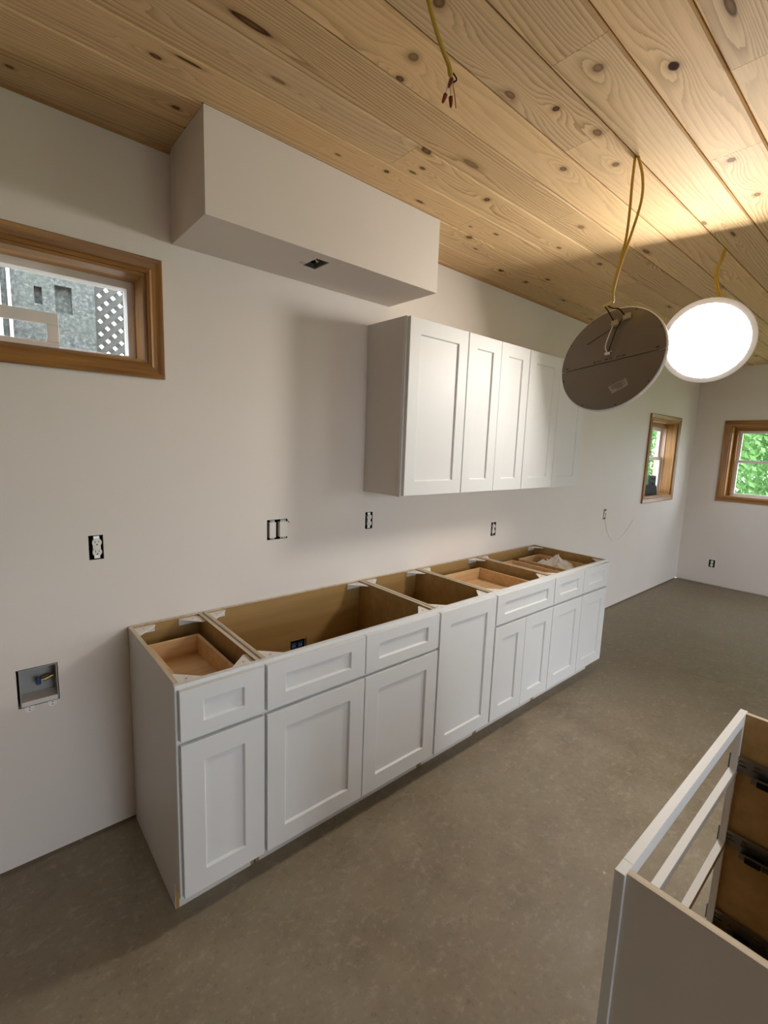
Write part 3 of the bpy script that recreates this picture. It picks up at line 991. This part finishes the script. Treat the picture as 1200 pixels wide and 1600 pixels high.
# outlet seen through the back of the widest cabinet
x0, x1, z0, z1 = OUT['sink']
r = thing('outlet_box', 'black outlet box at the back inside the widest base cabinet', 'outlet', ((x0+x1)/2, 0, (z0+z1)/2))
open_box(MB(), x0+0.0005, x1-0.0005, z0+0.0005, z1-0.0005, 0.002, 0.065).build('electrical_box', 'black', r, r.location)
for k, xa in enumerate((x0+0.008, x0+0.047)):
    o = MB().box(xa, xa+0.034, -0.002, 0.02, z0+0.012, z1-0.010).build('receptacle', 'bluebox', r, r.location, bevel=0.002)
    MB().box(xa+0.010, xa+0.012, -0.003, -0.0018, z0+0.022, z0+0.034).box(xa+0.021, xa+0.023, -0.003, -0.0018, z0+0.022, z0+0.034).build('slots', 'device', o, r.location)
# double switch box with paper covered rocker switches
x0, x1, z0, z1 = OUT['switch']
r = thing('switch_box', 'double switch box with two pale rocker switches and no cover plate', 'switch', ((x0+x1)/2, 0, (z0+z1)/2))
open_box(MB(), x0+0.0005, x1-0.0005, z0+0.0005, z1-0.0005, 0.002, 0.065).build('electrical_box', 'black', r, r.location)
for xa, xb in ((x0+0.011, x0+0.047), (x0+0.066, x1-0.002)):
    o = MB().box(xa, xb, -0.006, 0.02, z0+0.010, z1-0.012).build('rocker_switch', 'device', r, r.location, bevel=0.003)
    MB().box(xa+0.006, xb-0.006, 0.000, 0.003, z0+0.002, z0+0.010).box(xa+0.006, xb-0.006, 0.000, 0.003, z1-0.012, z1-0.002).build('strap', 'steel', o, r.location)
    for zz in (z0+0.005, z1-0.006):
        MB().prism([((xa+xb)/2+0.0035*math.cos(a*math.pi/4), zz+0.0035*math.sin(a*math.pi/4)) for a in range(8)], 1, -0.004, 0.0).build('screw', 'steel', o, r.location)
MB().tube(catmull([(x1-0.012, -0.004, z1-0.003), (x1-0.004, -0.012, z1-0.010), (x1+0.006, -0.010, z1-0.020)], 4), 0.0018, 6).build('loose_wire', 'black', r, r.location)
# outlet on the far wall
yc, zc = (ORY[0]+ORY[1])/2, (ORY[2]+ORY[3])/2
r = thing('duplex_outlet', 'uncovered duplex outlet low on the far wall under the window', 'outlet', (RX, yc, zc), 'uncovered duplex outlets')
mb = MB()
plate(mb, 0, (ORY[0]+0.0005, ORY[1]-0.0005), (ORY[2]+0.0005, ORY[3]-0.0005), (RX+0.002, RX+0.06), [(ORY[0]+0.003, ORY[1]-0.003, ORY[2]+0.003, ORY[3]-0.003)])
mb.box(RX+0.06, RX+0.063, ORY[0]+0.0005, ORY[1]-0.0005, ORY[2]+0.0005, ORY[3]-0.0005)
mb.build('electrical_box', 'black', r, r.location)
for k in (-1, 1):
    pts = [(yc+0.0172*math.cos(2*math.pi*a/16), zc+k*0.0195+max(-0.014, min(0.014, 0.0172*math.sin(2*math.pi*a/16)))) for a in range(16)]
    o = MB().prism(pts, 0, RX-0.005, RX+0.006).build('socket', 'device', r, r.location)
    MB().box(RX-0.0055, RX-0.0045, yc-0.0075, yc-0.0055, zc+k*0.0195, zc+k*0.0195+0.008).box(RX-0.0055, RX-0.0045, yc+0.0055, yc+0.0075, zc+k*0.0195, zc+k*0.0195+0.008).build('slots', 'slot', o, r.location)
MB().box(RX+0.001, RX+0.004, yc-0.0105, yc+0.0105, zc-0.044, zc+0.044).build('strap', 'steel', r, r.location)

# thin cord from the far outlet along the wall
pts = [(4.325, -0.004, 0.985), (4.40, -0.003, 0.86), (4.50, -0.0025, 0.775), (4.62, -0.0025, 0.735), (4.78, -0.0025, 0.775), (4.93, -0.0025, 0.855), (5.02, -0.0025, 0.93)]
tag(MB().tube(catmull(pts, 6), 0.0022, 6).build('cord', M['wall'], None, pts[0], smooth=True), 'thin pale cord looping along the long wall below the small outlet', 'cord')

# refrigerator water supply box at the lower left
x0, x1, z0, z1 = SUP
r = thing('water_supply_box', 'recessed white water valve box low on the wall at left', 'valve box', ((x0+x1)/2, 0, (z0+z1)/2))
mb = MB()
a0, a1, b0, b1 = x0+0.008, x1-0.003, z0+0.001, z1-0.003
plate(mb, 1, (a0, a1), (b0, b1), (0.0, 0.077), [(a0+0.003, a1-0.003, b0+0.003, b1-0.003)])
mb.box(a0, a1, 0.077, 0.080, b0, b1)
mb.build('housing', 'greyplastic', r, r.location)
MB().box(a0+0.003, a1-0.003, 0.001, 0.076, b0+0.003, b0+0.020).build('drip_ledge', 'vinyl', r, r.location)
for xc in (-0.334, -0.264):
    pts = [(xc-0.014, z0+0.002), (xc-0.014, z0-0.006)] + [(xc-0.014+0.014*(1-math.cos(a))+0.0, z0-0.006-0.014*math.sin(a)) for a in (0.5, 1.0, 1.57)] + [(xc+0.014-0.014*(1-math.cos(a)), z0-0.006-0.014*math.sin(a)) for a in (1.57, 1.0, 0.5)] + [(xc+0.014, z0-0.006), (xc+0.014, z0+0.002)]
    o = MB().prism(pts, 1, -0.003, 0.0).build('mounting_tab', 'tab', r, r.location)
    for dz in (-0.002, -0.012):
        MB().prism([(xc+0.002*math.cos(a*math.pi/4), z0+dz+0.002*math.sin(a*math.pi/4)) for a in range(8)], 1, -0.0034, -0.0028).build('nail_hole', 'slot', o, r.location)
v = MB().tube([(-0.243, 0.055, 0.722), (-0.262, 0.052, 0.720), (-0.263, 0.052, 0.720), (-0.285, 0.046, 0.716)], [0.007, 0.007, 0.010, 0.010], 10).build('valve', 'brass', r, r.location, smooth=False)
MB().tube([(-0.285, 0.046, 0.716), (-0.292, 0.044, 0.715)], 0.004, 8).build('stem', 'steel', v, r.location)
MB().box(-0.307, -0.291, 0.034, 0.050, 0.702, 0.730).build('handle', 'bluebox', v, r.location, bevel=0.003)

# box in the soffit underside
x0, x1, y0, y1 = SB
r = thing('ceiling_box', 'open metal electrical box in the underside of the soffit', 'electrical box', ((x0+x1)/2, (y0+y1)/2, SZ))
mb = MB()
plate(mb, 2, (x0+0.0005, x1-0.0005), (y0+0.0005, y1-0.0005), (SZ+0.002, SZ+0.05), [(x0+0.003, x1-0.003, y0+0.003, y1-0.003)])
mb.box(x0+0.0005, x1-0.0005, y0+0.0005, y1-0.0005, SZ+0.05, SZ+0.053)
mb.build('electrical_box', 'steel', r, r.location)
MB().tube(catmull([(x0+0.012, y1-0.02, SZ+0.048), (x0+0.02, y1-0.03, SZ+0.02), (x0+0.035, y1-0.045, SZ+0.012), (x0+0.04, y1-0.05, SZ+0.03)], 5), 0.004, 6).build('wire', 'black', r, r.location)
MB().tube(catmull([(x0+0.014, y0+0.03, SZ+0.048), (x0+0.02, y0+0.04, SZ+0.016), (x0+0.038, y0+0.05, SZ+0.010), (x0+0.045, y0+0.05, SZ+0.03)], 5), 0.0035, 6).build('wire', 'whitewire', r, r.location)
MB().box(x0-0.028, x0-0.002, y1-0.040, y1-0.020, SZ-0.001, SZ).build('ear', 'steel', r, r.location)

# ------------------------------------------------------------------ hanging lamps and bare cable
def lamp(label, centre, normal, xdir, lit, cables):
    """round flat panel: local z = back normal, light leaves the -z face"""
    n = Vector(normal).normalized()
    a = Vector(xdir)
    a = (a - n*a.dot(n)).normalized()
    b = n.cross(a)
    r = thing('panel_lamp', label, 'lamp', centre, 'round flat panel lamps on loose cables')
    r.matrix_world = Matrix(((a.x, b.x, n.x, centre[0]), (a.y, b.y, n.y, centre[1]), (a.z, b.z, n.z, centre[2]), (0, 0, 0, 1)))
    NSEG = 72
    R = 0.22
    # white rim: revolved profile
    prof = [(R-0.004, 0.001), (R, -0.002), (R, -0.011), (R-0.003, -0.0135), (R-0.025, -0.0125), (R-0.029, -0.0115), (R-0.029, 0.000)]
    m = MB()
    for k in range(NSEG):
        th = 2*math.pi*k/NSEG
        for (rr, z) in prof:
            m.v.append((rr*math.cos(th), rr*math.sin(th), z))
    P_ = len(prof)
    for k in range(NSEG):
        k2 = (k+1) % NSEG
        for j in range(P_):
            j2 = (j+1) % P_
            m.f.append((k*P_+j, k*P_+j2, k2*P_+j2, k2*P_+j))
    o = m.build('rim', 'lamprim', r, smooth=False)
    import bmesh
    bm = bmesh.new(); bm.from_mesh(o.data); bmesh.ops.recalc_face_normals(bm, faces=bm.faces); bm.to_mesh(o.data); bm.free()
    def disc(rr, z0, z1, name, mat, y_lo=None, y_hi=None):
        pts = []
        for k in range(NSEG):
            th = 2*math.pi*(k+0.5)/NSEG
            x, y = rr*math.cos(th), rr*math.sin(th)
            if y_lo is not None:
                y = max(y, y_lo)
            if y_hi is not None:
                y = min(y, y_hi)
            pts.append((x, y))
        return MB().prism(pts, 2, z0, z1).build(name, mat, r)
    # slightly domed diffuser
    dm = MB()
    rd = R-0.0285
    rings = [(rd, -0.0110), (rd*0.990, -0.0131), (rd*0.955, -0.0138), (rd*0.7, -0.0146), (rd*0.35, -0.0150)]
    for rr, z in rings:
        for k in range(NSEG):
            th = 2*math.pi*k/NSEG
            dm.v.append((rr*math.cos(th), rr*math.sin(th), z))
    dm.v.append((0, 0, -0.0151))
    for q in range(len(rings)-1):
        for k in range(NSEG):
            k2 = (k+1) % NSEG
            dm.f.append((q*NSEG+k, (q+1)*NSEG+k, (q+1)*NSEG+k2, q*NSEG+k2))
    q = len(rings)-1
    for k in range(NSEG):
        dm.f.append((q*NSEG+k, len(dm.v)-1, q*NSEG+(k+1) % NSEG))
    dm.build('diffuser', 'diff_on' if lit else 'diff_off', r, smooth=True)
    hi = disc(R-0.005, -0.002, 0.003, 'back_plate', 'lampback', y_lo=-0.0095)
    disc(R-0.005, -0.002, 0.002, 'back_plate', 'lampback', y_hi=-0.0125)
    # slots beside the fold line
    for xa, xb in ((-0.195, -0.183), (-0.070, -0.058), (-0.052, -0.046), (-0.042, -0.038), (-0.020, -0.006), (-0.001, 0.010), (0.028, 0.036), (0.040, 0.046), (0.052, 0.064), (0.178, 0.192)):
        MB().box(xa, xb, -0.001, 0.0035, 0.003, 0.0034).build('slot', 'slot', hi)
    # long slit, terminal block, connector and leads
    MB().tube([(-0.104, 0.092, 0.0035), (0.007, 0.137, 0.0035)], 0.0012, 6).build('slit', 'slot', hi)
    MB().box(0.000, 0.028, 0.136, 0.160, 0.003, 0.018).build('terminal_block', 'terminal', hi, bevel=0.002)
    MB().box(0.046, 0.074, 0.152, 0.176, 0.003, 0.015).build('terminal_block', 'terminal', hi, bevel=0.002)
    MB().box(-0.020, 0.000, 0.018, 0.030, 0.003, 0.012).build('plug', 'plastic', hi, bevel=0.002)
    MB().tube([(0.006, 0.029, 0.003), (0.006, 0.029, 0.009)], 0.004, 10).build('screw', 'steel', hi)
    MB().tube(catmull([(-0.006, 0.026, 0.010), (0.006, 0.06, 0.014), (0.024, 0.11, 0.018), (0.044, 0.160, 0.014)], 6), 0.0018, 6).build('lead', 'black', hi)
    MB().tube(catmull([(-0.010, 0.026, 0.010), (-0.014, 0.05, 0.020), (-0.004, 0.09, 0.022), (0.006, 0.135, 0.014)], 6), 0.0022, 6).build('lead', 'whitewire', hi)
    # rating sticker
    st = MB().quad((0.004, -0.121, 0.0024), (0.021, -0.154, 0.0024), (0.085, -0.129, 0.0024), (0.072, -0.098, 0.0024)).build('sticker', 'sticker', r)
    for k in range(6):
        f = 0.14+k*0.13
        p0 = Vector((0.004, -0.121, 0.0027)).lerp(Vector((0.021, -0.154, 0.0027)), f)
        p1 = Vector((0.072, -0.098, 0.0027)).lerp(Vector((0.085, -0.129, 0.0027)), f)
        q0, q1 = p0.lerp(p1, 0.12 if k < 4 else 0.35), p0.lerp(p1, 0.9 if k % 2 == 0 else 0.7)
        MB().tube([q0, q1], 0.0008, 4).build('printed_line', 'print', st)
    # rim screws
    for th in (0.4, 1.1, 2.0, 2.6, 2.8, 3.4, 4.2, 4.9, 5.6):
        MB().tube([((R-0.012)*math.cos(th), (R-0.012)*math.sin(th), 0.001), ((R-0.012)*math.cos(th), (R-0.012)*math.sin(th), 0.005)], 0.0025, 8).build('screw', 'slot', r)
    # cables are given in world space
    inv = r.matrix_world.inverted()
    for nm, mat, rad, pts in cables:
        MB().tube([inv @ p for p in catmull(pts, 8)], rad, 8).build(nm, mat, r, smooth=True)
    return r

c1, n1, a1 = Vector((1.593, -1.149, 2.039)), Vector((-.9725, .067, .2229)), Vector((-0.0384, -0.9908, 0.1301))
b1 = n1.cross(a1)
L1 = lambda x, y, z: c1 + a1*x + b1*y + n1*z
lamp('unlit round lamp hanging with its grey back plate towards the viewer', c1, n1, a1, False, [
    ('cable', 'yellow', 0.0052, [(1.508, -1.206, 2.752), (1.510, -1.204, 2.66), (1.516, -1.203, 2.566), (1.524, -1.196, 2.47), (1.522, -1.184, 2.39), (1.530, -1.162, 2.30), (1.560, -1.150, 2.262), L1(-0.030, 0.232, 0.03)]),
    ('cable', 'yellow', 0.0052, [(1.514, -1.214, 2.752), (1.518, -1.237, 2.672), (1.520, -1.240, 2.590), (1.520, -1.218, 2.490), (1.516, -1.190, 2.385), (1.522, -1.168, 2.290), (1.552, -1.156, 2.255), L1(-0.018, 0.228, 0.035)]),
    ('lead', 'black', 0.0026, [L1(-0.030, 0.232, 0.03), L1(-0.012, 0.205, 0.03), L1(0.0, 0.18, 0.025), L1(0.010, 0.158, 0.016)]),
    ('lead', 'black', 0.0026, [L1(-0.018, 0.228, 0.035), L1(0.010, 0.205, 0.035), L1(0.034, 0.196, 0.03), L1(0.046, 0.180, 0.020), L1(0.052, 0.170, 0.014)]),
])
c2, n2f = Vector((2.605, -1.196, 2.268)), Vector((-0.91, -0.19, -0.37)).normalized()
n2 = -n2f
a2 = Vector((0.21, -0.97, 0.0))
a2 = (a2 - n2*a2.dot(n2)).normalized()
b2 = n2.cross(a2)
L2 = lambda x, y, z: c2 + a2*x + b2*y + n2*z
up2 = 1 if b2.z > 0 else -1
lamp('lit round lamp glowing white behind the grey disc', c2, n2, a2, True, [
    ('cable', 'yellow', 0.0050, [(2.672, -1.204, 2.752), (2.668, -1.196, 2.70), (2.660, -1.180, 2.640), (2.660, -1.190, 2.57), (2.670, -1.208, 2.50), L2(0.02, up2*0.19, 0.04), L2(0.01, up2*0.155, 0.016)]),
    ('cable', 'yellow', 0.0050, [(2.676, -1.210, 2.752), (2.672, -1.203, 2.70), (2.664, -1.187, 2.640), (2.664, -1.202, 2.56), (2.676, -1.224, 2.49), L2(0.05, up2*0.19, 0.045), L2(0.056, up2*0.165, 0.014)]),
])

# bare cable end waiting for a third lamp
r = thing('bare_cable', 'bare yellow cable with red wire nuts hanging from the plank ceiling', 'cable', (0.345, -1.20, CZ))
end = Vector((0.550, -1.150, 2.594))
MB().tube(catmull([(0.345, -1.205, 2.752), (0.375, -1.19, 2.735), (0.440, -1.160, 2.716), (0.482, -1.150, 2.675), (0.516, -1.150, 2.634), (0.540, -1.150, 2.612), end], 8), [0.0055]*49, 8).build('jacket', 'yellow', r, r.location, smooth=True)
MB().tube([end-Vector((0.004, 0, -0.010)), end, end+Vector((0.004, 0, -0.010))], [0.0065, 0.0065, 0.004], 8).build('jacket_end', 'yellow', r, r.location)
MB().tube(catmull([(0.548, -1.150, 2.600), (0.561, -1.152, 2.597), (0.570, -1.154, 2.588), (0.562, -1.150, 2.580)], 5), 0.0020, 6).build('conductor', 'black', r, r.location)
def nut(p, d):
    d = Vector(d).normalized()
    p = Vector(p)
    MB().tube([p, p+d*0.010, p+d*0.022, p+d*0.024], [0.0055, 0.0052, 0.0032, 0.002], 8).build('wire_nut', 'wirenut', r, r.location)
MB().tube(catmull([(0.550, -1.150, 2.592), (0.543, -1.150, 2.565), (0.535, -1.150, 2.540)], 5), 0.0016, 6).build('conductor', 'whitewire', r, r.location)
nut((0.536, -1.150, 2.540), (-0.012, 0, -0.03))
MB().tube(catmull([(0.553, -1.152, 2.590), (0.553, -1.156, 2.580)], 5), 0.0016, 6).build('conductor', 'wirenut', r, r.location)
nut((0.552, -1.154, 2.580), (-0.012, 0, -0.028))
MB().tube(catmull([(0.555, -1.150, 2.590), (0.563, -1.150, 2.570), (0.570, -1.152, 2.545), (0.575, -1.152, 2.525)], 5), 0.0016, 6).build('conductor', 'copper', r, r.location)
MB().tube(catmull([(0.556, -1.148, 2.576), (0.558, -1.146, 2.562), (0.560, -1.146, 2.550)], 5), 0.0014, 6).build('conductor', 'whitewire', r, r.location)
nut((0.560, -1.146, 2.548), (0.003, 0, -0.03))

# ------------------------------------------------------------------ things on the far sill
zs = WIN_B[2]+0.012
r = thing('tool_case', 'black plastic case standing on the far window sill', 'case', (5.56, 0.07, zs))
MB().prism([(5.36, zs), (5.78, zs), (5.74, zs+0.10), (5.66, zs+0.125), (5.38, zs+0.115)], 1, 0.045, 0.10).build('body', 'black', r, r.location, bevel=0.008)
MB().prism([(5.60, zs+0.126), (5.61, zs+0.145), (5.68, zs+0.14), (5.69, zs+0.115), (5.68, zs+0.115), (5.67, zs+0.130), (5.62, zs+0.134), (5.612, zs+0.126)], 1, 0.06, 0.085).build('handle', 'black', r, r.location)
r = thing('battery_box', 'dark green grey box set on the black case by the far window', 'box', (5.72, 0.108, zs))
MB().prism([(5.66, zs), (5.88, zs), (5.86, zs+0.215), (5.65, zs+0.225)], 1, 0.103, 0.13).build('body', 'darkgreen', r, r.location, bevel=0.006)
MB().box(5.70, 5.82, 0.1015, 0.103, zs+0.17, zs+0.19).build('label_strip', 'black', r, r.location)

# ------------------------------------------------------------------ outside
tag(MB().box(2.6, 40, -40, 40, -0.40, -0.16).build('lawn', 'grass', None, (0, 0, -0.16)), 'green lawn added outside to bounce green daylight indoors', 'lawn', None, 'structure')  # added ground, its bright green colour bounces tinted daylight onto the ceiling
tag(MB().box(-30, 2.6, -40, 40, -0.40, -0.16).build('added_gravel_yard', 'gravel', None, (0, 0, -0.16)), 'grey gravel yard added outside to keep bounced daylight neutral', 'yard', None, 'structure')  # grey ground added so light bounced in on this side stays neutral
# gravel-faced retaining wall and lattice outside the left window
r = thing('retaining_wall', 'rough gravel concrete wall seen through the left window', 'wall', (-1.0, 1.62, -0.16))
mb = MB()
plate(mb, 1, (-2.6, 0.235), (-0.16, 3.3), (1.62, 1.80), [(-0.085, -0.045, 2.43, 2.53), (0.02, 0.11, 2.40, 2.56)])
mb.box(-2.6, 0.235, 1.66, 1.79, 2.3, 2.7)
mb.build('face', 'stone', r, r.location)
for xa in (-0.262, -0.215):
    MB().box(xa, xa+0.016, 1.585, 1.618, -0.16, 3.2).build('pipe', 'plastic', r, r.location, bevel=0.004)
r = thing('lattice_panel', 'grey diagonal lattice panel outside the left window', 'lattice', (0.9, 1.72, -0.16))
LZ0, LZ1, LX0, LX1 = 1.75, 3.25, 0.238, 1.45
def clip(seg0, seg1):
    (xa, za), (xb, zb) = seg0, seg1
    t0, t1 = 0.0, 1.0
    for p, q in ((-(xb-xa), xa-LX0), (xb-xa, LX1-xa), (-(zb-za), za-LZ0), (zb-za, LZ1-za)):
        if abs(p) < 1e-9:
            if q < 0:
                return None
        else:
            t = q/p
            if p < 0:
                t0 = max(t0, t)
            else:
                t1 = min(t1, t)
    if t1-t0 < 0.02:
        return None
    return (xa+(xb-xa)*t0, za+(zb-za)*t0), (xa+(xb-xa)*t1, za+(zb-za)*t1)
PIT, SWD = 0.082, 0.036
for sg, yy in ((1, 1.70), (-1, 1.708)):
    for k in range(-40, 60):
        c0 = LX0 + k*PIT
        zz = LZ0 if sg > 0 else LZ0
        s = clip((c0, LZ0), (c0+sg*(LZ1-LZ0), LZ1))
        if not s:
            continue
        (xa, za), (xb, zb) = s
        d = Vector((xb-xa, 0, zb-za)).normalized()
        nn_ = Vector((-d.z, 0, d.x))*SWD/2
        poly = [(xa-nn_.x, za-nn_.z), (xb-nn_.x, zb-nn_.z), (xb+nn_.x, zb+nn_.z), (xa+nn_.x, za+nn_.z)]
        MB().prism(poly, 1, yy, yy+0.007).build('slat', 'lattice', r, r.location)
for xa in (LX0, LX1):
    MB().box(xa-0.02, xa+0.02, 1.69, 1.72, -0.16, LZ1+0.02).build('post', 'lattice', r, r.location)

# trees beyond the far windows
def tree(x, y, h, rad, seed, mat, label, nleaf=9000, ls=0.075):
    rg = random.Random(seed)
    r = thing('tree', label, 'tree', (x, y, -0.16), 'trees outside the far windows')
    MB().tube(catmull([(x, y, -0.16), (x+0.1*rg.uniform(-1, 1), y, h*0.35), (x+0.2*rg.uniform(-1, 1), y+0.2*rg.uniform(-1, 1), h*0.7), (x, y, h*0.95)], 5), [0.13-0.007*k for k in range(16)], 9).build('trunk', 'bark', r, r.location, smooth=True)
    m = MB()
    cl = [(rg.uniform(-1, 1)*rad*0.7, rg.uniform(-1, 1)*rad*0.7, rg.uniform(0.08, 0.92)*h) for _ in range(40)]
    lim = rad-ls*1.3
    for k in range(nleaf):
        cx, cy, cz = rg.choice(cl)
        s = rad*0.30
        p = Vector((x+max(-lim, min(lim, cx+rg.gauss(0, s))), y+max(-lim, min(lim, cy+rg.gauss(0, s))), max(0.0, cz+rg.gauss(0, s))))
        d = Vector((rg.gauss(0, 1), rg.gauss(0, 1), rg.gauss(0, 1))).normalized()
        e = d.orthogonal().normalized()
        q = ls*rg.uniform(0.6, 1.3)
        e2 = d.cross(e)
        m.quad(p-e*q*0.9, p+e2*q*0.4, p+e*q*0.9, p-e2*q*0.4)
    f = m.build('foliage', mat, r, r.location)
    f['kind'] = 'stuff'
tree(10.6, -0.3, 5.0, 1.30, 1, 'leaf2', 'pale green leafy tree directly outside the far wall window', 14000)
tree(10.7, 2.4, 5.0, 1.30, 3, 'leaf', 'leafy tree seen through the tall window near the corner')
tree(13.5, 0.2, 5.5, 1.35, 2, 'leaf', 'darker tree standing behind the pale one outside far wall window')
tree(13.6, 3.1, 5.5, 1.35, 5, 'leaf2', 'farthest pale tree behind the tree at the corner window')
